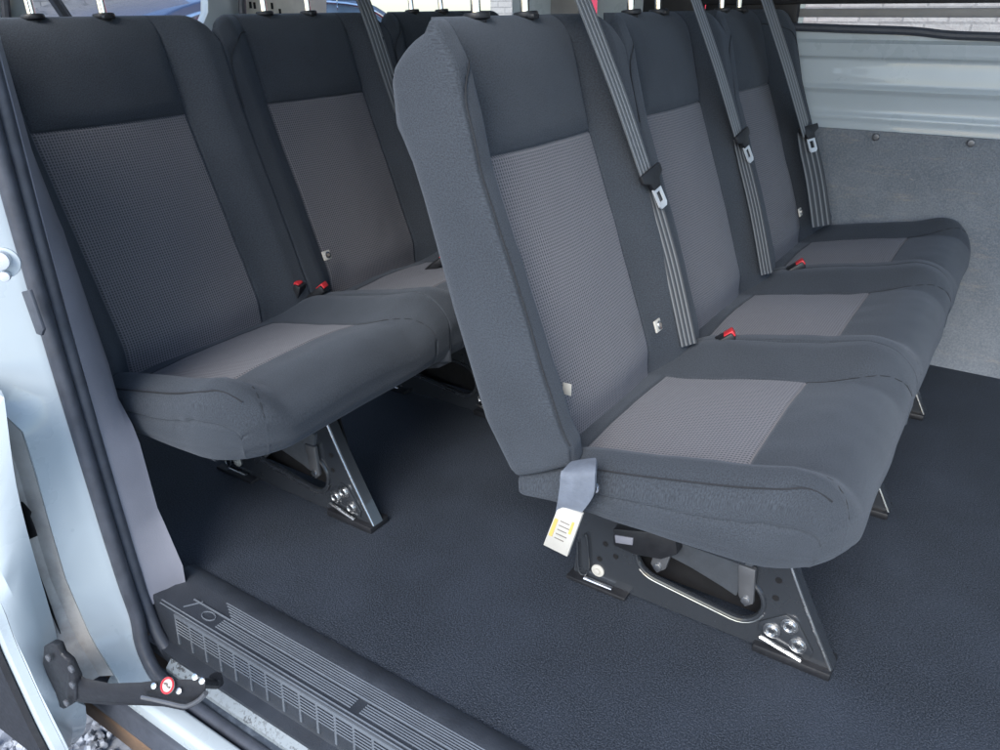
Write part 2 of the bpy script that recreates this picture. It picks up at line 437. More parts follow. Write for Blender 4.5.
XB, XF = -.385, .004; XI0, XI1 = -.335, -.127
def cushion(bench, yc, endlo, endhi, seed):
    A = lines(-W, W, .009, (-.186, -WB, WB, .186), True, True); B = lines(XB, XF, .009, (XI0, XI1), True, True)
    nA, nB = len(A), len(B)
    rads = (.02 if endlo else .004, .02 if endhi else .004, .105 if endhi else .004, .105 if endlo else .004)
    def top(a, x):
        c = interp([(-.385, .243), (-.337, .2505), (-.129, .293), (-.07, .309), (-.03, .312), (.012, .308)], x)
        aa = abs(a)
        outer = (a < 0 and endlo) or (a > 0 and endhi)
        t = sm((aa - WB + .01) / (.085 if not outer else .06))
        fr = .45 + .55 * sm((x + .38) / .08)
        ff = 1 - .35 * sm((x + .08) / .09)
        h = (.029 if not outer else .028) * t * fr * ff
        cr = .006 * math.cos(min(1, aa / WB) * math.pi / 2) - .003
        n_ = noise.noise(Vector((a * 8 + seed, x * 9, 3.3))) * .004 + noise.noise(Vector((a * 28 + seed, x * 28, 7))) * .0011
        g = 0
        if XI0 < x < XI1 + .002: g = max(g, groove(aa - WB, .002, .0035))
        if aa < WB + .002: g = max(g, groove(x - XI1, .002, .0035), groove(x - XI0, .002, .003))
        if x >= XI1:                                                     # seams running on over the nose
            s_ = (x - XI1) / (XF - XI1); g = max(g, groove(aa - (WB + .052 * s_ ** 2.0), .002, .0032))
        return c + h + cr + n_ - g
    V = []; uv = []; faces = []; mi = []; idx = {}
    ub = [0]
    for j, b in enumerate(B):
        for i, a in enumerate(A):
            yy, xx = corner(a, b, -W, W, XB, XF, rads)
            rs = .050 if ((a < 0 and endlo) or (a > 0 and endhi)) else .005
            ts = max(0, 1 - (W - abs(a)) / rs)
            tf = max(0, 1 - (XF - b) / .060)
            z = top(a, b)
            z -= math.hypot(rnd(min(1, tf * tf), .046), rnd(ts * ts, .032 if rs > .01 else .003))
            idx[i, j] = len(V); V.append((xx, yc + yy, z)); uv.append((a, b + (.05 * tf ** 2)))
    for j in range(nB - 1):
        for i in range(nA - 1):
            am = (A[i] + A[i + 1]) / 2; bm_ = (B[j] + B[j + 1]) / 2
            faces.append((idx[i, j], idx[i, j + 1], idx[i + 1, j + 1], idx[i + 1, j]))
            mi.append(1 if abs(am) < WB and XI0 < bm_ < XI1 else 0)
    ring = [(i, 0) for i in range(nA)] + [(nA - 1, j) for j in range(1, nB)] + [(i, nB - 1) for i in range(nA - 2, -1, -1)] + [(0, j) for j in range(nB - 2, 0, -1)]
    dv = [(-1 if i == 0 else (1 if i == nA - 1 else 0), -1 if j == 0 else (1 if j == nB - 1 else 0)) for i, j in ring]
    prev = [idx[r] for r in ring]
    base = [Vector(V[k]) for k in prev]; per = [0]; buv = [uv[k] for k in prev]
    for p, q in zip(base, base[1:]): per.append(per[-1] + (q - p).length)
    rings = [prev]
    BOT = [(-.385, .212), (-.25, .209), (-.16, .211), (-.07, .214), (-.01, .218), (.012, .220)]
    cen = Vector(((XB + XF) / 2, yc, 0)); K = 30
    for k in range(1, K + 1):
        t = k / K; cur = []
        for m_, p in enumerate(base):
            zb = interp(BOT, p.x)
            outer = (p.y < yc and endlo) or (p.y > yc and endhi)
            e_ = base[(m_ + 1) % len(base)] - base[m_ - 1]; n2 = Vector((e_.y, -e_.x, 0)).normalized()
            if n2.dot(Vector((p.x - cen.x, p.y - cen.y, 0))) < 0: n2 = -n2
            isout = sm((yc - p.y - .12) / .06) if (p.y < yc and endlo) else (sm((p.y - yc - .12) / .06) if (p.y > yc and endhi) else 0)
            fr = sm((p.x - (XF - .06)) / .05); wgt = max(fr, isout) * sm((p.x - XB + .0) / .03)
            if abs(n2.y) > .6 and not isout: wgt = 0; n2 = Vector((1, 0, 0))
            bl = .004 * math.sin(math.pi * t) * isout * (1 - fr)
            crease = (groove(t - .66, .03, .0007) + groove(t - .14 - .06 * sm((p.x + .25) / .1), .028, .0045) * isout * (1 - fr) * sm((p.x + .33) / .04)) * wgt
            ad = abs(p.y - yc); crease += groove(ad - .186, .002, .003) * fr * (1 - isout)
            if endlo and p.y < yc - .15:                              # pull folds running out from the belt anchor
                zz_ = p.z + (zb - p.z) * t
                for an, ln, am in ((-.42, .075, .005), (.12, .06, .0035), (-1.0, .04, .004)):
                    dx_, dz_ = p.x + .305, zz_ - .262; al = dx_ * math.cos(an) + dz_ * math.sin(an); pe = -dx_ * math.sin(an) + dz_ * math.cos(an)
                    if al > 0: crease += am * math.exp(-(pe / .006) ** 2) * math.exp(-(al / ln) ** 2)
                for x0_, am in ((-.115, .0022), (-.085, .0028)):
                    crease += am * math.exp(-((p.x - x0_ + (t - .2) * .03) / .005) ** 2) * math.exp(-((t - .2) / .14) ** 2)
            tk = max(0, (t - .42) / .58); tuck = .040 * (1 - math.sqrt(max(0, 1 - tk * tk))) * wgt
            outer = wgt > .5
            z = p.z + (zb - p.z) * (t if t < .7 else .7 + .3 * math.sin((t - .7) / .3 * math.pi / 2))
            nn = noise.noise(Vector((p.x * 10, p.y * 9 + seed, z * 14))) * .004 * math.sin(math.pi * t)
            q = Vector((p.x, p.y, z)) + n2 * (bl - crease - tuck + nn * wgt)
            cur.append(len(V)); V.append(tuple(q)); uv.append((buv[m_][0] + dv[m_][0] * t * (p.z - zb), buv[m_][1] + dv[m_][1] * t * (p.z - zb)))
        rings.append(cur)
    last = [Vector(V[k]) for k in rings[-1]]
    c2 = sum(last, Vector()) / len(last)
    for s in (.93, .6):
        cur = []
        for p in last:
            q = c2.lerp(p, s); q.z = p.z * .4 + .205 * .6; cur.append(len(V)); V.append(tuple(q)); uv.append((q.x, q.y))
        rings.append(cur)
    for a, b in zip(rings, rings[1:]):
        n = len(a)
        for k in range(n): faces.append((a[k], a[(k + 1) % n], b[(k + 1) % n], b[k])); mi.append(0)
    faces.append(tuple(rings[-1])); mi.append(0)
    o = split(V, faces, mi, uv, 'cushion', 'centre_panel', bench)
    def pt(a, x, rs):
        yy, xx = corner(a, x, -W, W, XB, XF, rads)
        ts = max(0, 1 - (W - abs(a)) / rs); tf = max(0, 1 - (XF - x) / .060)
        return (xx, yc + yy, top(a, x) - math.hypot(rnd(min(1, tf * tf), .046), rnd(ts * ts, .032 if rs > .01 else .003)) + .0020)
    for s_, on in ((-1, endlo), (1, endhi)):
        ln = [(WB + .052 * (k / 16) ** 2, XI1 + (XF - .001 - XI1) * k / 16) for k in range(17)]
        bm = bmesh.new(); tube(bm, [pt(s_ * a_, x_, .050 if on else .005) for a_, x_ in ln], .0006, 5); from_bm('seam_piping', bm, M['seam'], o)
        if on:
            def soft(P):
                P = [Vector(p) for p in P]
                for _ in range(6): P = [P[0]] + [(a + b * 2 + c) / 4 for a, b, c in zip(P, P[1:], P[2:])] + [P[-1]]
                return P
            ln = [(.214, -.31 + .255 * k / 20) for k in range(21)] + [(.214 - .012 * math.sin(q), -.055 + .045 * (1 - math.cos(q))) for q in [math.pi / 2 * k / 8 for k in range(1, 9)]]
            bm = bmesh.new(); tube(bm, soft([pt(s_ * a_, x_, .050) for a_, x_ in ln]), .0011, 6); from_bm('seam_piping', bm, M['seam'], o)
    return o

def stadium(c0, c1, r, y, n=10):
    c0, c1 = Vector(c0), Vector(c1); d = (c1 - c0).normalized(); nrm = Vector((-d.y, d.x)); o = []
    for c, s in ((c1, 1), (c0, -1)):
        for k in range(n + 1):
            a = -math.pi / 2 + math.pi * k / n
            p = c + (d * math.cos(a) + nrm * math.sin(a)) * r * s; o.append((p.x, y, p.y))
    return o
def leg_bracket(bench, y, full=True):
    bm = bmesh.new()
    out = [(-.366, y, .004), (-.02, y, .004), (.0, y, .012), (-.06, y, .125), (-.105, y, .228), (-.345, y, .228), (-.358, y, .12)]
    hole = stadium((-.235, .083), (-.125, .070), .031, y)
    prism(bm, out, (0, .0035, 0), hole)
    b = from_bm('leg_bracket', bm, M['blackm'], bench, 0)
    bm = bmesh.new()                                            # folded front flange with a bright steel edge
    fl = [(.0, .010), (-.06, .125), (-.105, .228)]
    path = catmull([(x, y + .001, z) for x, z in fl], 6)
    sweep(bm, path, [(.0, -.0015, 0), (.004, .0005, .001), (.005, .018, .001), (.001, .018, 0), (-.001, .002, 0)])
    from_bm('front_flange', bm, M['blackm'], b)
    bm = bmesh.new(); tube(bm, [(p[0] + .002, p[1] - .0015, p[2]) for p in path], .0016, 8)
    from_bm('flange_edge', bm, M['steel'], b)
    bm = bmesh.new()                                            # pressed rim of the long opening
    rim = stadium((-.235, .083), (-.125, .070), .0345, y - .001, 14)
    tube(bm, rim + [rim[0], rim[1]], .0034, 8); from_bm('opening_rim', bm, M['blackm'], b)
    bm = bmesh.new(); st = [p for p in stadium((-.235, .083), (-.125, .070), .038, y - .0025, 14) if p[2] < .058]
    st.sort(key=lambda p: p[0]); tube(bm, st, .0013, 8); from_bm('rim_highlight_edge', bm, M['steel'], b)  # bright tube along the lower rim, its highlight made as a shape
    bm = bmesh.new(); prism(bm, [(-.31, y + .030, .03), (-.05, y + .030, .03), (-.09, y + .030, .20), (-.32, y + .030, .20)], (0, .003, 0)); from_bm('opening_shade_panel', bm, M['hole'], b)  # black sheet added behind the opening to stand for its inner shade
    # raised washer pad with three bolts
    bm = bmesh.new()
    pad = [(-.093, .032), (-.024, .018), (-.022, .03), (-.046, .066), (-.062, .072), (-.092, .046)]
    prism(bm, [(x, y - .003, z) for x, z in pad], (0, .003, 0)); from_bm('bolt_plate', bm, M['blackm'], b, .0012)
    for (x, z) in ((-.055, .058), (-.075, .041), (-.041, .033)):
        bm = bmesh.new(); disc(bm, (x, y - .0055, z), (0, 1, 0), .0112, .0026, 28)
        tube(bm, [(x + math.cos(q_) * .0072, y - .0065, z + math.sin(q_) * .0072) for q_ in [k_ * math.pi / 12 for k_ in range(25)]], .0016, 6)
        from_bm('bolt', bm, M['steel'], b, .0007)
        bm = bmesh.new(); disc(bm, (x, y - .0066, z), (0, 1, 0), .0040, .001, 6); from_bm('bolt_socket', bm, M['blackm'], b)
    bm = bmesh.new(); tube(bm, [(-.088, y - .006, .025), (-.034, y - .006, .012)], .0035, 10); from_bm('retaining_bar', bm, M['steel'], b)
    for (x, z) in ((-.078, .118), (-.078, .090), (-.317, .075), (-.30, .06), (-.325, .045)):
        bm = bmesh.new(); disc(bm, (x, y - .0008, z), (0, 1, 0), .0042, .0012, 14); from_bm('drilled_hole', bm, M['hole'], b)
    bm = bmesh.new()
    disc(bm, (-.326, y - .003, .024), (0, 1, 0), .010, .003, 24); disc(bm, (-.326, y - .006, .024), (0, 1, 0), .0045, .004, 12)
    from_bm('washer', bm, M['label'], b, .0008)
    bm = bmesh.new(); tube(bm, [(-.345, y - .006, .004), (-.30, y - .006, .0035)], .0046, 12); from_bm('hinge_pin', bm, M['steel'], b)
    bm = bmesh.new(); bbox(bm, -.371, -.275, y - .016, y + .02, -.001, .006); from_bm('rear_foot', bm, M['blackp'], b, .002)
    bm = bmesh.new(); bbox(bm, -.095, .004, y - .010, y + .035, -.001, .012); from_bm('front_foot', bm, M['blackp'], b, .003)
    bm = bmesh.new(); tube(bm, catmull([(-.352, y - .004, .075), (-.345, y - .005, .078), (-.34, y - .005, .02), (-.355, y - .005, .012), (-.36, y - .005, .065)], 4), .0016, 8)
    from_bm('wire_clip', bm, M['blackm'], b)
    if full:
        bm = bmesh.new(); prism(bm, [(-.225, y - .006, .15), (-.225, y - .006, .098), (-.19, y - .006, .092), (-.145, y - .006, .080), (-.125, y - .006, .073), (-.105, y - .006, .15)], (0, .014, 0))
        from_bm('cover_flap', bm, M['flap'], b, .003)
        # fold lever and hinge arms reaching through the opening
        bm = bmesh.new(); prism(bm, [(-.297, y - .024, .124), (-.21, y - .024, .150), (-.203, y - .024, .120), (-.225, y - .024, .102), (-.262, y - .024, .094), (-.295, y - .024, .096)], (0, .022, 0))
        from_bm('release_lever', bm, M['blackp'], b, .003)
        bm = bmesh.new(); prism(bm, [(-.293, y - .026, .116), (-.266, y - .026, .122), (-.266, y - .026, .110), (-.291, y - .026, .104)], (0, .003, 0)); from_bm('lever_grip', bm, M['greyp'], b, .001)
        for q in ([(-.236, .128), (-.212, .128), (-.222, .078), (-.234, .066), (-.244, .078)], [(-.128, .128), (-.106, .128), (-.102, .075), (-.112, .066), (-.122, .080)]):
            bm = bmesh.new(); prism(bm, [(x, y - .010, z) for x, z in q], (0, .008, 0)); from_bm('hinge_arm', bm, M['armgrey'], b, .0015)
            cx = sum(p[0] for p in q[-3:]) / 3; bm = bmesh.new(); disc(bm, (cx, y - .0125, .077), (0, 1, 0), .006, .003, 16); from_bm('rivet', bm, M['steel'], b, .0008)
    return b
M['flap'] = plain('grey_underside_fabric', (.05, .057, .067), .8, 0, .1, 60, .4, 400)
M['zinc'] = plain('zinc_plate', (.62, .66, .70), .35, .3)
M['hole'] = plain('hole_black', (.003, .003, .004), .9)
M['armgrey'] = plain('zinc_grey_steel', (.16, .165, .175), .4, .6)

def headrest(bench, yc, low=False):
    zb = .800 if low else .86
    bm = bmesh.new(); bbox(bm, -.60, -.525, yc - .125, yc + .125, zb, zb + .17)
    bmesh.ops.bevel(bm, geom=list(bm.edges), offset=.034, segments=6, profile=.5, affect='EDGES')
    h = from_bm('headrest', bm, M['fab'], bench)
    for s in (-1, 1):
        y = yc + s * .0576
        bm = bmesh.new(); tube(bm, [(-.550, y, .74), (-.557, y, zb + .03)], .0062, 14); from_bm('headrest_post', bm, M['chrome'], bench)
        bm = bmesh.new(); disc(bm, (-.549, y, .750), (-.1, 0, 1), .012, .008, 20)
        disc(bm, (-.5495, y, .758), (-.1, 0, 1), .017, .008, 20)
        if s > 0: bbox(bm, -.548, -.53, y - .012, y + .004, .757, .764)
        from_bm('post_collar', bm, M['blackp'], bench, .002)
def buckle(bench, x, y, z, rx=0):
    e = empty('seat_belt_buckle', (x, y, z)); e.parent = bench; e.rotation_euler = (0, R(-38), R(rx))
    bm = bmesh.new(); bbox(bm, -.035, .022, -.014, .014, -.007, .008); o = from_bm('buckle_housing', bm, M['blackp'], e, .003)
    bm = bmesh.new(); bbox(bm, .008, .0245, -.0095, .0095, -.001, .0095); from_bm('release_button', bm, M['red'], e, .0015)
    return e
def stud(bench, x, y, z):
    e = empty('anchor_marker', (x, y, z)); e.parent = bench; e.rotation_euler = (0, R(-20), 0)
    bm = bmesh.new(); bbox(bm, -.001, .002, -.010, .010, -.009, .009); from_bm('marker_plate', bm, M['label'], e, .001)
    bm = bmesh.new(); disc(bm, (.002, .001, 0), (1, 0, 0), .0065, .0025, 18); from_bm('marker_ring', bm, M['steel'], e, .0006)
    bm = bmesh.new(); disc(bm, (.0045, .001, 0), (1, 0, 0), .0035, .0008, 14); from_bm('marker_centre', bm, M['ink'], e)
def onb(px, py, dx, off=0):
    """point on the front plane of a bench's backrests (off = bench x) seen at a pixel"""
    d = MR @ Vector(((px - 500) / F, -(py - 375) / F, -1)); t = .3
    while t < 4:
        p = CAM + d * t
        if p.x - off - interp(FRONT, p.z) < dx: return p
        t += .002
    return p
def bench(loc, label, brs, rear):
    b = empty('bench_seat', loc); tag(b, label, 'bench seat', 'three-seat fabric benches bolted to the van floor')
    for i in range(3):
        backrest(b, i * .45, i == 0, i == 2, 3.1 * i + (20 if rear else 0)); cushion(b, i * .45, i == 0, i == 2, 5.3 * i + (40 if rear else 0))
        headrest(b, i * .45, rear and i == 2)
    for k, y in enumerate(brs): leg_bracket(b, y, k == 0)
    bm = bmesh.new(); bbox(bm, -.34, -.10, -.19, 1.10, .196, .216)
    from_bm('seat_frame', bm, M['blackm'], b, .004)
    for i in range(2):
        q = at(*(((722, 341), (794, 269)), ((318, 293), (440, 262)))[rear][i], 2, .284) - Vector(loc); buckle(b, q.x, q.y, q.z, 20)
    if rear:
        q = at(298, 294, 2, .286) - Vector(loc); e_ = buckle(b, q.x, q.y, q.z, 20); e_.rotation_euler.y = R(-70)
    for (px_, py_) in (((325, 255),) if rear else ((655, 325), (798, 212))):
        q = onb(px_, py_, .036, loc[0]) - Vector(loc); stud(b, q.x + .004, q.y, q.z)
    if not rear:
        q = onb(563, 388, .02) - Vector(loc); bm = bmesh.new(); bbox(bm, q.x, q.x + .012, q.y - .001, q.y + .001, q.z - .008, q.z + .008); from_bm('care_tag', bm, M['label'], b, .0005)
    return b
FY = .0908
b1 = bench((0, FY, 0), 'front grey three-seat bench whose whole near side panel and floor bracket are in view', [-FY, .408 - FY, .815 - FY], False)
b2 = bench((-.6905, -.0896, 0), 'rear grey three-seat bench behind the front one, next to the door pillar', [-.085 + .0896, .43, .86], True)
if b2:
    pass

# ------------------------------------------------------------------ seat belts
def ribbon(name, path, w, parent=None, wide=(0, 1, 0), th=.0013, tw=None):
    P = catmull(path, 10); V = []; uv = []; fs = []; L = 0
    for i, p in enumerate(P):
        t = (P[min(i + 1, len(P) - 1)] - P[max(i - 1, 0)]).normalized()
        if i: L += (P[i] - P[i - 1]).length
        wd = Vector(wide)
        f = i / (len(P) - 1)
        if tw: wd = Matrix.Rotation(interp(tw, f), 3, t) @ wd
        wd = (wd - t * wd.dot(t)).normalized(); nr = t.cross(wd)
        ww = w if not isinstance(w, list) else interp(w, f)
        for s, o in ((-1, 1), (-.33, 1.25), (.33, 1.25), (1, 1), (1, -1), (-1, -1)):
            V.append(p + wd * ww * .5 * s + nr * th * o * .5); uv.append(((s + 1) / 2, L))
    for i in range(len(P) - 1):
        for k in range(6): fs.append((i * 6 + k, i * 6 + (k + 1) % 6, (i + 1) * 6 + (k + 1) % 6, (i + 1) * 6 + k))
    fs.append(tuple(range(6))); fs.append(tuple(range((len(P) - 1) * 6, len(P) * 6)))
    o = build(name, V, fs, M['belt'], parent, uv=uv); o.data.set_sharp_from_angle(angle=R(50)); return o
def tongue(parent, loc, rot):
    e = empty('latch_tongue', loc); e.parent = parent; e.rotation_euler = rot
    bm = bmesh.new(); prism(bm, [(0, -.030, .009), (0, .030, .009), (0, .030, -.004), (0, .015, -.010), (0, .011, -.022), (0, -.011, -.022), (0, -.015, -.010), (0, -.030, -.004)], (.007, 0, 0))
    from_bm('tongue_grip', bm, M['blackp'], e, .0018)
    bm = bmesh.new(); o = [(.002, -.012, -.02), (.002, .012, -.02), (.002, .012, -.048), (.002, .008, -.053), (.002, -.008, -.053), (.002, -.012, -.048)]
    h = [(.002, -.0065, -.027), (.002, .0065, -.027), (.002, .0065, -.043), (.002, -.0065, -.043)]
    prism(bm, o, (.0025, 0, 0), h); from_bm('metal_plate', bm, M['zinc'], e)
    return e
def belt(label, top, mid, low, root, rot, wup=.042, wlo=.027, tw=((0, 0), (.9, 0), (1, 0))):
    g = empty('seat_belt', root); tag(g, label, 'seat belt', 'seat belts hanging over the benches')
    o = Vector(root)
    m1 = Vector(mid); 
    ribbon('upper_webbing', [Vector(top) - o, (Vector(top).lerp(m1, .5) + Vector((.003, 0, 0))) - o, m1 - o], wup, g, tw=list(tw))
    ribbon('lower_webbing', [m1 + Vector((-.004, .008, -.004)) - o, m1.lerp(Vector(low), .5) + Vector((.001, .006, 0)) - o, Vector(low) - o], wlo, g, tw=[(0, .5), (.25, .75), (1, .8)]).data.materials[0] = M['belt2']
    tongue(g, m1 + Vector((.002, .004, 0)) - o, rot)
    bm = bmesh.new(); t = Vector(top) - o
    prism(bm, [t + Vector((-.035, -.035, .004)), t + Vector((-.035, .035, .004)), t + Vector((-.035, .03, .06)), t + Vector((-.035, -.03, .06))], (.045, 0, 0))
    from_bm('shoulder_guide', bm, M['blackp'], g, .008)
    return g
RT = (R(14), R(-22), R(-8))
belt('front bench belt nearest the camera, crossing between its first and second backrests', onb(580, -8, .046), onb(647, 176, .048), onb(689, 345, .044), (-.42, .31, .3), RT)
belt('front bench belt hanging between the second and third backrests', onb(693, -8, .046), onb(739, 137, .048), onb(767, 274, .044), (-.42, .76, .3), RT, .044, .026)
belt('front bench belt at its far end beside the grey lining board', onb(764, -8, .060), onb(806, 130, .062), onb(822, 226, .058), (-.35, 1.17, .3), (R(8), R(-22), R(-30)), .07, .05)
g = empty('seat_belt', (-1.2, .56, .6)); tag(g, 'rear bench belt disappearing behind the front bench backrest', 'seat belt', 'seat belts hanging over the benches')
o_ = Vector((-1.2, .56, .6))
ribbon('upper_webbing', [at(360, -8, 0, -1.20) - o_, at(374, 30, 0, -1.17) - o_, at(392, 85, 0, -1.14) - o_, at(420, 165, 0, -1.10) - o_], .044, g)
bm = bmesh.new(); c_ = at(352, -6, 0, -1.21) - o_; bbox(bm, c_.x - .03, c_.x + .01, c_.y - .05, c_.y + .04, c_.z - .012, c_.z + .07); from_bm('shoulder_guide', bm, M['blackp'], g, .01)

# lower anchor strap and its paper tag on the near side of the front bench
g = empty('anchor_strap', (-.32, -.15, .25)); tag(g, 'short grey belt strap with pale paper tag on the front bench side', 'belt strap')
o_ = Vector((-.32, -.15, .25))
yS = -.158
ribbon('strap_webbing', [at(584, 461, 1, -.138) - o_, at(579, 472, 1, -.160) - o_, at(577, 488, 1, -.164) - o_, at(571, 504, 1, -.163) - o_, at(566, 519, 1, -.160) - o_], [(0, .030), (.25, .044), (.5, .042), (.75, .032), (1, .026)], g, wide=(.95, .1, .35), th=.004).data.materials[0] = M['strap']
bm = bmesh.new(); c = at(596, 487, 1, -.150) - o_; disc(bm, c, (0, -1, 0), .006, .006, 14); from_bm('strap_bolt', bm, M['steel'], g, .001)
lab = [at(x, y, 1, -.166) - o_ for x, y in ((558.5, 505), (582, 515), (567, 557), (543, 545))]
bm = bmesh.new(); prism(bm, lab, (0, .006, 0)); lo = from_bm('paper_tag', bm, M['label'], g, .001)
def labq(u0, u1, v0, v1):
    def p(u, v): return lab[0].lerp(lab[1], u).lerp(lab[3].lerp(lab[2], u), v) + Vector((0, -.0006, 0))
    return [p(u0, v0), p(u1, v0), p(u1, v1), p(u0, v1)]
bm = bmesh.new(); prism(bm, labq(.06, .2, .3, .72), (0, .0005, 0)); prism(bm, labq(.74, .84, .22, .5), (0, .0005, 0)); from_bm('ochre_print', bm, M['ochre'], lo)
bm = bmesh.new()
for k in range(5):
    v = .3 + k * .1; prism(bm, labq(.3, .68 + .06 * (k % 2), v, v + .018), (0, .0005, 0))
from_bm('printed_lines', bm, M['ink'], lo)

# ------------------------------------------------------------------ van
bm = bmesh.new(); bmesh.ops.create_grid(bm, x_segments=60, y_segments=40, size=1)
for v in bm.verts:
    v.co.x = -.35 + v.co.x * 1.75; v.co.y = .405 + v.co.y * .722
fl = from_bm('floor', bm, M['floor']); tag(fl, 'black speckled rubber van floor', kind='structure')
van = empty('van_body', (-.3, .4, -.45)); tag(van, 'white passenger van body with open side doorway framing the benches', 'van')
VO = Vector((-.3, .4, -.45))
def vp(o):
    o.parent = van; o.location = o.location - VO; return o
def pbox(name, *a, mat=None, bevel=.003): return vp(box(name, *a, mat, None, bevel))
def extr(name, prof, x0, x1, mat, bevel=0, seg=1, closed=True, parentfix=True):
    """profile of (y,z) swept along x"""
    bm = bmesh.new(); prism(bm, [(x0, y, z) for y, z in prof], (x1 - x0, 0, 0)); o = from_bm(name, bm, mat, None, bevel); return vp(o)
# far wall
extr('lining_board', [(1.12, 0), (1.165, .07), (1.20, .2), (1.218, .503), (1.226, .503), (1.208, .2), (1.173, .07), (1.128, 0)], -1.98, 1.4, M['board'])
prof = []
for k in range(61):
    z = .497 + k * (.716 - .497) / 60
    y = 1.232 + .002 * math.sin(z * 60)
    y -= .006 * math.exp(-((z - .592) / .007) ** 2) + .009 * sm((z - .655) / .008) * (1 - sm((z - .690) / .008)) + .004 * math.exp(-((z - .530) / .008) ** 2)
    prof.append((y, z))
extr('side_panel', prof + [(1.26, .716), (1.26, .497)], -1.98, 1.4, M['white'])
for x, y in ((876, 137), (971, 143), (911, 181)):
    p = at(x, y, 1, 1.217); bm = bmesh.new(); disc(bm, p, (0, -1, 0), .0085, .005, 16); bolt = vp(from_bm('board_screw', bm, M['armgrey'], None, .003, 3))
p0 = [at(x, y, 1, 1.222) for x, y in ((700, 27), (790, 27), (850, 29), (910, 31), (950, 35), (1000, 37), (1100, 42), (1300, 52))]
bm = bmesh.new(); tube(bm, catmull([(-1.98, 1.222, .716)] + p0, 5), .009, 10); vp(from_bm('window_gasket', bm, M['rubber'], None))
pbox('window_rail', -.75, 1.4, 1.25, 1.262, .744, .763, mat=M['rail'])
pbox('upper_window_trim', -.80, 1.4, 1.225, 1.25, .772, 1.0, mat=M['blackp'])
pbox('window_pillar', -.86, -.70, 1.215, 1.25, .70, 1.25, mat=M['blackp'], bevel=.01)
pbox('window_pillar', -.70, -.47, 1.235, 1.255, .722, 1.25, mat=M['blackp'], bevel=.01)
pbox('window_pillar', -1.27, -1.13, 1.232, 1.25, .70, 1.25, mat=M['white'], bevel=.01)
pbox('window_pillar', -1.0, -.86, 1.232, 1.25, .70, 1.25, mat=M['white'], bevel=.01)
pbox('grey_pillar_cover', -1.12, -1.03, 1.19, 1.23, .70, 1.25, mat=M['rail'], bevel=.01)
pbox('window_pane', -1.98, 1.3, 1.265, 1.269, .716, 1.2, mat=M['glass'], bevel=0)
# rear doors (x = -2)
def ry(px): return at(px, 20, 0, -2.0).y
pbox('rear_door_panel', -2.04, -2.0, -.42, 1.23, -.1, .69, mat=M['white'])
pbox('rear_window_frame', -2.04, -2.0, -.42, ry(8), .69, 1.25, mat=M['white'])
bm = bmesh.new(); tube(bm, [at(8, 30, 0, -1.99), at(2, -30, 0, -1.99)], .010, 8); vp(from_bm('rear_window_gasket', bm, M['rubber'], None))
bm = bmesh.new(); a = at(12, 40, 0, -2.0); b_ = at(4, -40, 0, -2.0); c_ = at(24, -40, 0, -2.0); d_ = at(34, 40, 0, -2.0)
prism(bm, [a, b_, c_, d_], (-.03, 0, 0)); vp(from_bm('rear_window_frame', bm, M['white'], None, .003))
bm = bmesh.new(); tube(bm, [at(75, 30, 0, -2.01), at(52, -4, 0, -2.01)], .014, 8); vp(from_bm('rear_wiper', bm, M['rubber'], None))
pl = [(190, 34), (198, 28), (204, 22), (208, 12), (208, 2), (206, -40), (240, -40), (245, 34)]
bm = bmesh.new(); prism(bm, [at(x, y, 0, -2.0) for x, y in pl], (-.035, 0, 0)); vp(from_bm('rear_window_frame', bm, M['white'], None, .004))
bm = bmesh.new(); tube(bm, [at(244, 40, 0, -1.985), at(240, -40, 0, -1.985)], .011, 8); vp(from_bm('rear_window_gasket', bm, M['rubber'], None))
bm = bmesh.new(); prism(bm, [at(x, y, 0, -1.995) for x, y in ((247, 40), (243, -40), (327, -40), (327, 40))], (-.035, 0, 0)); pil = vp(from_bm('corner_pillar', bm, M['cream'], None, .004))
for (x, y) in ((250.5, 5), (254.5, 5.5), (272, 6), (280, 12)):
    c = at(x, y, 0, -1.9945); bm = bmesh.new(); bbox(bm, c.x - .001, c.x + .001, c.y - .004, c.y + .004, c.z - .009, c.z + .009); vp(from_bm('pillar_slot', bm, M['hole'], None))
pbox('roof', -2.04, 1.5, -.46, 1.27, 1.25, 1.28, mat=M['white'])
# rear quarter seen beside the doorway: jamb, recess, inner trim
def zpath(xf, z0, z1, n=12): return [(xf(z0 + (z1 - z0) * k / n), z0 + (z1 - z0) * k / n) for k in range(n + 1)]
def strip(name, cols, mat, th=.004, vec=(0, .006, 0)):
    """cols: list of rows of 3-D points; thin bent sheet"""
    bm = bmesh.new(); rows = [[bm.verts.new(Vector(p)) for p in r] for r in cols]
    for a, b in zip(rows, rows[1:]):
        for k in range(len(a) - 1): bm.faces.new((a[k], a[k + 1], b[k + 1], b[k]))
    bmesh.ops.recalc_face_normals(bm, faces=bm.faces)
    bmesh.ops.solidify(bm, geom=list(bm.faces), thickness=th)
    return vp(from_bm(name, bm, mat, None))
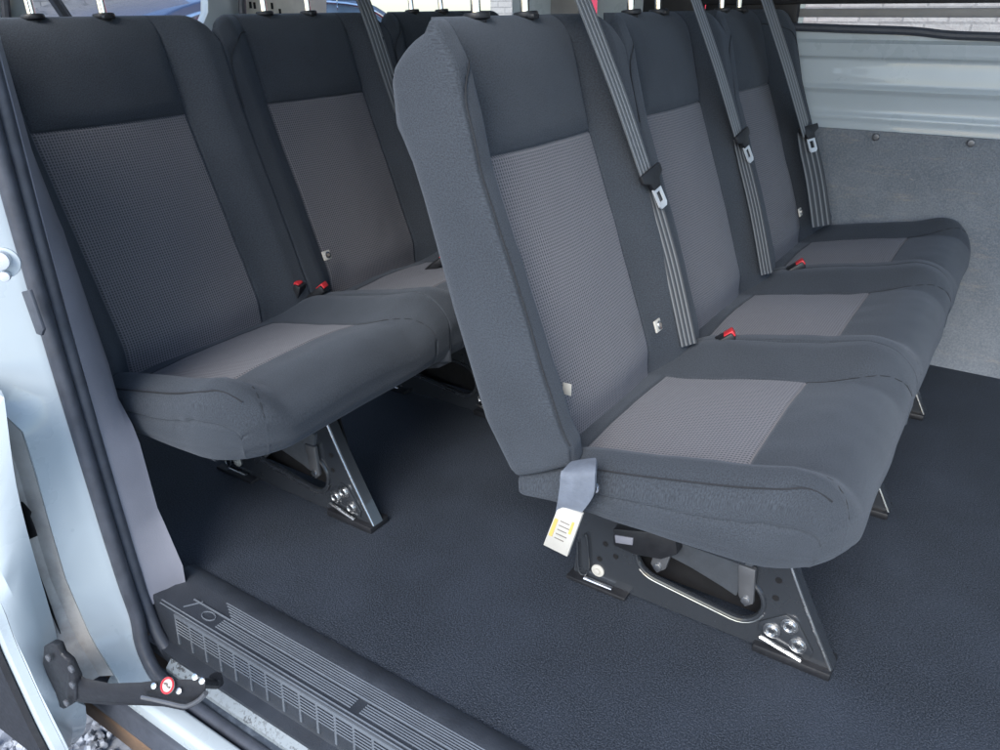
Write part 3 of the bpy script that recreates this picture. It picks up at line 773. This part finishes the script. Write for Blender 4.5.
# seal ring: bottom corner curves into the sill
SL = [(-.900, 1.2), (-.888, .9), (-.886, .70), (-.886, .55), (-.882, .40), (-.874, .25), (-.866, .12), (-.858, .03), (-.850, -.015), (-.835, -.052), (-.806, -.080), (-.765, -.092), (-.70, -.096), (-.55, -.097), (-.2, -.097), (.5, -.097)]
def sy_(x, z): return -.018 * sm((.0 - z) / .09)
bm = bmesh.new()
tube(bm, catmull([(x, -.408 + sy_(x, z), z) for x, z in SL], 6), .0098, 12); vp(from_bm('door_seal', bm, M['rubber'], None))
SM_ = [(x - .0, z + .012 if x > -.80 else z) for x, z in SL]
bm = bmesh.new(); tube(bm, catmull([(x - .004, -.390 + .2 * sy_(x, z), z) for x, z in SM_], 6), .0092, 12); vp(from_bm('inner_door_seal', bm, M['rubber'], None))
# inner trim moulding
TI = [(0, 85), (22, 148), (58, 230), (68, 260), (104, 365), (114, 400), (128, 426), (135, 444), (153, 509), (160, 524), (178, 566)]
rows = []
TP = [(-1.03, 1.1), (-1.01, .80)] + [(at(x, y, 1, -.34).x, at(x, y, 1, -.34).z) for x, y in TI]
for x, z in TP + [(TP[-1][0] - .004, -.01)]:
    xs = interp(sorted((b, a) for a, b in SL[:10]), z) - .003
    rows.append([(xs, -.383, z), (xs * .75 + x * .25 + .002, -.366, z), (xs * .3 + x * .7, -.346, z), (x, -.338, z), (x - .03, -.326, z), (x - .09, -.322, z)])
rows.reverse()
strip('pillar_trim', rows, M['greyp'])
pbox('pillar_trim_foot', -.93, -.853, -.384, -.335, -.085, .0, mat=M['greyp'], bevel=.006)
pbox('inner_side_panel', -1.98, -.99, -.335, -.325, 0, .75, mat=M['greyp'])
# white jamb (between seal and recess) and the dusty recess behind
rows = []; rows2 = []
JB = [(0, 400, -.470), (18, 420, -.470), (34, 470, -.470), (48, 520, -.470), (66, 580, -.470), (92, 640, -.470), (112, 672, -.470)]
JZ = sorted((at(x, y, 1, q).z, at(x, y, 1, q).x) for x, y, q in JB)
for k in range(46):
    z = -.10 + 1.2 * (k / 45) ** 1.25
    xs = interp(sorted((b, a) for a, b in SL[:11]), z) - .006 if z > -.09 else -.83
    xe = interp(JZ, z) if z < .34 else -.905
    ye = -.470
    kk = sm((.36 - z) / .03)                                   # above z .36 the jamb is wider
    ye = -.560 + .09 * kk; xe = -.96 + (xe + .96) * kk
    rows.append([(xs - .002, -.416, z), (xs - .004, -.424, z), (xs * .62 + xe * .38 - .004, -.436 if kk > .5 else -.46, z), (xe, ye, z)])
    rows2.append([(xe, ye - .0005, z), (xe - .015, ye - .012, z), (xe - .018, ye - .030, z), (xe - .030, ye - .045, z), (xe - .10, ye - .05, z)])
strip('door_jamb', rows, M['white'], .003)
strip('jamb_recess', rows2[3:], M['recess'], .003)
# sill: stepped tread strip, dirty flange, track, white sill, skirt
X0, X1 = -.935, 1.0
tread = empty('step_tread'); tread.parent = van; tread.location = -VO
def tp(o): o.parent = tread; return o
def exb(name, prof, x0, x1, mat, bevel=0):
    bm = bmesh.new(); prism(bm, [(x0, y, z) for y, z in prof], (x1 - x0, 0, 0)); return tp(from_bm(name, bm, mat, None, bevel))
M['tread'] = plain('dark_grey_step_plastic', (.028, .033, .042), .42, 0, .18, 25, .35, 500)
exb('tread_base', [(-.302, .004), (-.312, .0085), (-.330, .0085), (-.334, .006), (-.379, .006), (-.3805, .0), (-.381, -.008), (-.384, -.058), (-.386, -.062), (-.401, -.066), (-.403, -.080), (-.300, -.080)], -.86, X1, M['tread'])
bm = bmesh.new()
for j in range(6):                                              # fine ribs of the inner band
    y = -.333 - j * .0034; tube(bm, [(-.745 + j * .006, y, .0065), (X1, y, .0065)], .0011, 6)
for j in range(5):
    y = -.3585 - j * .0034
    for (a, b_) in ((-.72, -.47), (-.455, -.1), (-.085, X1)): tube(bm, [(a, y, .0065), (b_, y, .0065)], .0011, 6)
for j in range(2):
    y = -.3785 - j * .0035; tube(bm, [(-.83, y, .006 - j * .003), (X1, y, .006 - j * .003)], .0012, 6)
tp(from_bm('tread_ribs', bm, M['tread2'] if 'tread2' in M else plain('highlit_rib_plastic', (.115, .13, .15), .28), None))  # rib colour raised so the specular highlight sits in the base tone
M['ribm'] = bpy.data.materials['highlit_rib_plastic']
bm = bmesh.new(); tube(bm, [(-.79, -.3535, .007), (X1, -.3535, .007)], .0016, 6); tube(bm, [(-.775, -.350, .007), (-.79, -.372, .007)], .0012, 6)
c = Vector((-.745, -.364, .0065)); tube(bm, [c + Vector((math.cos(a) * .012, math.sin(a) * .007, 0)) for a in [k * math.pi / 8 for k in range(17)]], .001, 6)
tp(from_bm('tread_corner_mark', bm, M['ribm'], None))
# pockets on the riser: separators and little ribs
def ris(x, z): return (x, -.3812 - (-.006 - z) * .06 - .002, z)
x = -.80; cp = [ris(x, -.002)]; bm2 = bmesh.new(); bot = []
while x < X1:
    bot += [ris(x, -.009), ris(x, -.056), ris(x + .0035, -.056), ris(x + .0035, -.009)]
    for j in range(5):
        z = -.013 - j * .0052; tube(bm2, [ris(x + .003, z), ris(x + .0315, z)], .0010, 5)
    x += .031
cp = [ris(-.80, -.003)] + bot + [ris(x, -.009), ris(x, -.003)]
bm = bmesh.new(); prism(bm, cp, (0, .004, 0)); tp(from_bm('riser_dividers', bm, M['ribm'], None, 0)); tp(from_bm('riser_ribs', bm2, M['ribm'], None))
extr('sill_flange', [(-.401, -.070), (-.412, -.080), (-.412, -.11), (-.401, -.11)], -.80, X1, M['dirty'])
extr('door_track', [(-.411, -.086), (-.424, -.097), (-.436, -.099), (-.441, -.094), (-.441, -.12), (-.411, -.12)], -.83, X1, M['track'], .002)
extr('sill_panel', [(-.440, -.089), (-.443, -.085), (-.462, -.086), (-.468, -.092), (-.471, -.125), (-.44, -.125)], -.86, X1, M['white'], .002)
extr('sill_skirt', [(-.468, -.108), (-.476, -.113), (-.482, -.135), (-.480, -.15), (-.46, -.15), (-.455, -.11)], -.92, X1, M['rubber'], .002)
extr('underbody_rail', [(-.477, -.148), (-.481, -.155), (-.474, -.205), (-.44, -.22), (-.43, -.148)], -1.2, X1, M['brown'], .003)
extr('underbody', [(1.2, -.27), (1.2, -.09), (-.30, -.09), (-.40, -.12), (-.42, -.26)], -2.0, 1.2, M['brown'])

# ------------------------------------------------------------------ sliding door (pushed back) with its roller arm
DO = Vector((-.95, -.56, -.2))
door = empty('sliding_door', DO); tag(door, 'white sliding door pushed back at the left edge, black rub strip', 'sliding door')
def dp(o): o.parent = door; o.location = o.location - DO; return o
lead_in = [(0, 395), (12, 480), (28, 545), (50, 620), (60, 660), (80, 700), (84, 712), (82, 730), (72, 745), (62, 765)]
PI_ = [at(x, y, 1, -.505) for x, y in lead_in]
lead_out = [(-60, 505), (-30, 550), (0, 600), (15, 640), (35, 685), (52, 722), (66, 750), (70, 765)]
PO = [at(x, y, 1, -.555) for x, y in lead_out]
def resample(P, n):
    L = [0]
    for a, b in zip(P, P[1:]): L.append(L[-1] + (b - a).length)
    o = []
    for k in range(n):
        s = L[-1] * k / (n - 1); i = max(j for j in range(len(L)) if L[j] <= s + 1e-9); i = min(i, len(P) - 2)
        o.append(P[i].lerp(P[i + 1], (s - L[i]) / (L[i + 1] - L[i])))
    return o
n = 24; A_ = resample(catmull(PI_, 4), n); B_ = resample(catmull(PO, 4), n)
def dstrip(name, rows, mat, th=.003):
    bm = bmesh.new(); rr = [[bm.verts.new(Vector(p)) for p in r] for r in rows]
    for a, b in zip(rr, rr[1:]):
        for k in range(len(a) - 1): bm.faces.new((a[k], a[k + 1], b[k + 1], b[k]))
    bmesh.ops.recalc_face_normals(bm, faces=bm.faces); bmesh.ops.solidify(bm, geom=list(bm.faces), thickness=th)
    return dp(from_bm(name, bm, mat, None))
dstrip('leading_edge', [[a + Vector((-.3, .01, 0)), a + Vector((-.012, .004, 0)), a, a.lerp(b, .35) + Vector((.004, 0, 0)), a.lerp(b, .75) + Vector((.006, 0, 0)), b] for a, b in zip(A_, B_)], M['white'])
# outer skin turning backwards from the corner
dstrip('outer_skin', [[b + Vector((0, -.0005, 0)), b + Vector((-.004, -.010, 0)), b + Vector((-.010, -.013, 0)), b + Vector((-.035, -.015, 0)), b + Vector((-.4, -.025, 0))] for b in B_], M['white'])
dstrip('rub_strip', [[b + Vector((-.010, -.016, -.002)), b + Vector((-.015, -.022, -.002)), b + Vector((-.42, -.036, -.002))] for b in B_[4:n - 1]], M['blackp'], .008)
# dark cut-outs in the door frame recess
def qprism(name, px, y, mat, d=.003, bev=0, own=dp):
    bm = bmesh.new(); prism(bm, [at(a, b, 1, y) for a, b in px], (0, d, 0)); return own(from_bm(name, bm, mat, None, bev))
qprism('edge_cutout', [(-4, 478), (3, 486), (6, 500), (3, 520), (-4, 528)], -.508, M['hole'])
arm = empty('roller_arm', (0, 0, 0)); arm.parent = door; arm.location = -DO
def ap(o): o.parent = arm; return o
qprism('mounting_plate', [(43, 647), (50, 643), (56, 645), (60, 655), (68, 662), (76, 680), (76, 700), (70, 706), (63, 710), (57, 706), (50, 685), (42, 664)], -.537, M['blackp'], .010, .003, ap)
for (x, y) in ((50, 657), (68, 702), (73, 668), (74, 684)):
    c = at(x, y, 1, -.540); bm = bmesh.new(); disc(bm, c, (0, -1, 0), .005, .004, 12); ap(from_bm('arm_bolt', bm, M['armgrey'], None, .001))
top_ = [(68, 664), (85, 677), (110, 682), (140, 681), (165, 678), (190, 678), (207, 681), (205, 690), (195, 697), (185, 701), (165, 697), (140, 696), (110, 696), (85, 694), (66, 690)]
bm = bmesh.new(); bott = [at(x, y, 1, -.535 + .055 * (x - 66) / 140) for x, y in top_]
prism(bm, bott, (0, -.004, -.014)); ap(from_bm('arm_beam', bm, M['blackp'], None, .0035, 3))
lip = [at(x, y, 1, -.543 + .055 * (x - 66) / 140) for x, y in ((142, 697), (165, 702), (183, 706), (190, 705), (199, 700), (206, 693))]
bm = bmesh.new(); tube(bm, catmull(lip, 4), .0028, 8); ap(from_bm('arm_edge', bm, M['armgrey'], None))
c = at(168, 685.5, 1, -.500)
ax = Vector((.1, -.75, .7)).normalized()
bm = bmesh.new(); disc(bm, c, ax, .0095, .0012, 28); st_ = ap(from_bm('warning_sticker', bm, M['label'], None))
bm = bmesh.new(); u = ax.orthogonal().normalized(); w_ = ax.cross(u); tube(bm, [c + ax * .0012 + (u * math.cos(t) + w_ * math.sin(t)) * .0082 for t in [k * math.pi / 12 for k in range(25)]], .0013, 6); ap(from_bm('sticker_ring', bm, M['red'], None))
bm = bmesh.new(); tube(bm, [c + ax * .0014 + Vector((-.005, 0, .0006)), c + ax * .0014 + Vector((-.001, 0, .0015)), c + ax * .0014 + Vector((.001, 0, -.0015)), c + ax * .0014 + Vector((.005, 0, -.0004))], .0012, 6); ap(from_bm('sticker_symbol', bm, M['ink'], None))
for (x, y) in ((155, 686), (180, 691), (196, 677), (203, 681)):
    cc = at(x, y, 1, -.492 - .02 * (190 - x) / 60); bm = bmesh.new(); disc(bm, cc, ax, .004, .003, 12); ap(from_bm('arm_rivet', bm, M['steel'], None, .0008))
bm = bmesh.new(); a = at(200, 683, 1, -.475); b_ = at(217, 684, 1, -.445); tube(bm, [a, b_], .006, 10); tube(bm, [b_, b_ + Vector((0, 0, .012))], .008, 12); ap(from_bm('track_roller', bm, M['blackp'], None))
# details on the jamb: striker, stop pin, trim clip
def jq(*a, **k): return qprism(*a, **k)
c = at(4, 262, 1, -.50); bm = bmesh.new(); disc(bm, c, (.75, -.65, 0), .015, .003, 28)
stk = vp(from_bm('striker_plate', bm, M['white'], None, .001))
bm = bmesh.new(); disc(bm, c + Vector((.003, -.003, .004)), (.75, -.65, 0), .009, .008, 20); disc(bm, c + Vector((.003, -.003, -.012)), (.75, -.65, 0), .005, .006, 14); vp(from_bm('striker_bolt', bm, M['zinc'], None, .001))
jq('trim_clip', [(21, 292), (29, 290), (43, 330), (41, 336), (36, 334)], -.432, M['rubber'], .004, .001, own=vp)
bm = bmesh.new(); a = at(9, 438, 1, -.475); tube(bm, [a + Vector((.004, .02, 0)), a, a + Vector((-.03, -.01, -.002))], [.009, .008, .004], 12); disc(bm, a, (.5, -.8, 0), .009, .004, 16); vp(from_bm('stop_pin', bm, M['blackp'], None))
jq('recess_opening', [(13, 503), (22, 502), (31, 512), (30, 517), (34, 527), (37, 536), (26, 541), (19, 520)], -.492, M['hole'], .001, 0, own=vp)

jq('recess_gap', [(33, 560), (44, 588), (56, 622), (64, 645), (62, 652), (50, 640), (38, 590)], -.497, M['hole'], .001, 0, own=vp)
# ------------------------------------------------------------------ outside
bm = bmesh.new(); bmesh.ops.create_grid(bm, x_segments=2, y_segments=2, size=40)
for v in bm.verts: v.co.z = -.47
o = from_bm('ground', bm, M['stone']); tag(o, 'pale gravel yard', kind='structure')
V = []; fs = []
ico = bmesh.new(); bmesh.ops.create_icosphere(ico, subdivisions=2, radius=1); iv = [v.co.copy() for v in ico.verts]; ifs = [tuple(v.index for v in f.verts) for f in ico.faces]; ico.free()
for k in range(2600):
    x = random.uniform(-1.9, -.55); y = random.uniform(-.85, -.12); s = random.uniform(.006, .0125)
    rot = Euler((random.random() * 6, random.random() * 6, random.random() * 6)).to_matrix()
    sc3 = Vector((s * random.uniform(.8, 1.5), s, s * random.uniform(.5, .9))); sd = Vector((random.random() * 50, 0, 0)); b0 = len(V)
    zz = -.468 + random.uniform(0, .012)
    for q in iv:
        w = q * (1 + .35 * noise.noise(q * 1.3 + sd)); w = Vector((w.x * sc3.x, w.y * sc3.y, w.z * sc3.z)); V.append(rot @ w + Vector((x, y, zz)))
    fs += [tuple(b0 + i for i in f) for f in ifs]
g = build('gravel', V, fs, M['stone'], smooth=False); tag(g, 'loose grey gravel stones below the sill', kind='stuff')
def wall(name, label, x0, x1, y0, y1, z1):
    o = box(name, x0, x1, y0, y1, -.47, z1, M['block'], None, .01); tag(o, label, 'wall'); return o
wall('stone_wall', 'pale stone block wall seen through the far side windows', -1.2, 6, 4.2, 4.5, 2.6)
wall('stone_wall', 'distant pale block wall behind the red parked car', -6.6, -1.0, 9.0, 9.3, 3.0)
wall('stone_wall', 'pale block wall seen through the rear window behind the dark blue car', -7.0, -6.7, -1.5, 4.1, 3.0)
def car(label, loc, rz, mat, sc_=1):
    e = empty('parked_car', loc, rz); tag(e, label, 'car')
    # side profile in local (x along car, z up); width along y
    low = [(-2.0, .25), (-2.02, .6), (-1.9, .85), (-1.2, .93), (1.35, .92), (1.9, .74), (2.05, .55), (2.0, .25)]
    up = [(-1.55, .92), (-1.28, 1.15), (-.95, 1.27), (-.4, 1.33), (.3, 1.30), (.75, 1.14), (1.15, .91)]
    bm = bmesh.new(); prism(bm, [(x, -.8, z) for x, z in low], (0, 1.6, 0)); prism(bm, [(x, -.72, z) for x, z in catmull3(up)], (0, 1.44, 0))
    from_bm('body', bm, mat, e, .03)
    gl = [(-1.38, .95), (-1.18, 1.12), (-.9, 1.21), (-.4, 1.26), (.3, 1.235), (.65, 1.11), (.98, .95)]
    g2 = catmull3(gl)
    for s in (-1, 1):
        bm = bmesh.new(); prism(bm, [(x, s * .728, z) for x, z in g2], (0, s * .006, 0)); w = from_bm('side_window', bm, M['carglass'], e)
        bm = bmesh.new(); tube(bm, [(x, s * .738, z + .012) for x, z in g2], .014, 8); from_bm('chrome_trim', bm, M['chrome'], w)
        bm = bmesh.new(); bbox(bm, -.16, -.04, s * .74 - .004, s * .74 + .004, .95, 1.25); from_bm('door_pillar', bm, mat, w)
        for x in (-1.3, 1.3):
            bm = bmesh.new(); disc(bm, (x, s * .70, .31), (0, s, 0), .31, .13, 32); wh = from_bm('wheel', bm, M['rubber'], e, .02)
            bm = bmesh.new(); disc(bm, (x, s * .835, .31), (0, s, 0), .19, .01, 20); from_bm('rim', bm, M['armgrey'], wh, .005)
    return e
def catmull3(P): return [(v.x, v.y) for v in catmull([(x, z, 0) for x, z in P], 5)]
car('dark blue parked car with chrome window trim, seen through the rear window', (-4.6, 3.1, -.47), R(90), M['carblue'])
rc = car('red parked car glimpsed between the headrest posts', (at(496, 5, 1, 3.4).x + .72, 5.5, -.47), R(90), M['carred']); rc.scale = (1.15, .9, 1.15)

# ------------------------------------------------------------------ light
w = bpy.data.worlds.new('World'); sc.world = w; w.use_nodes = True; nt = w.node_tree
sky = nt.nodes.new('ShaderNodeTexSky'); sky.sky_type = 'NISHITA'; sky.sun_disc = False
EL, AZ = R(41), R(169)                     # sun direction: elevation, compass-like rotation from +Y clockwise
sky.sun_elevation = EL; sky.sun_rotation = AZ; sky.air_density = 1.0; sky.dust_density = 1.0
bg = nt.nodes['Background']; nt.links.new(sky.outputs[0], bg.inputs[0]); bg.inputs[1].default_value = .15
sd = bpy.data.lights.new('sun', 'SUN'); sd.energy = 1.5; sd.angle = R(35); sd.color = (1, .97, .92)
so = bpy.data.objects.new('sun', sd); C.objects.link(so)
d = Vector((math.sin(AZ) * math.cos(EL), math.cos(AZ) * math.cos(EL), math.sin(EL)))
so.rotation_euler = d.to_track_quat('Z', 'Y').to_euler()
vs = sc.view_settings; vs.view_transform = 'Standard'; vs.look = 'None'; vs.exposure = 1.35; vs.gamma = 1
sc.cycles.max_bounces = 8; sc.cycles.diffuse_bounces = 4; sc.cycles.transparent_max_bounces = 8
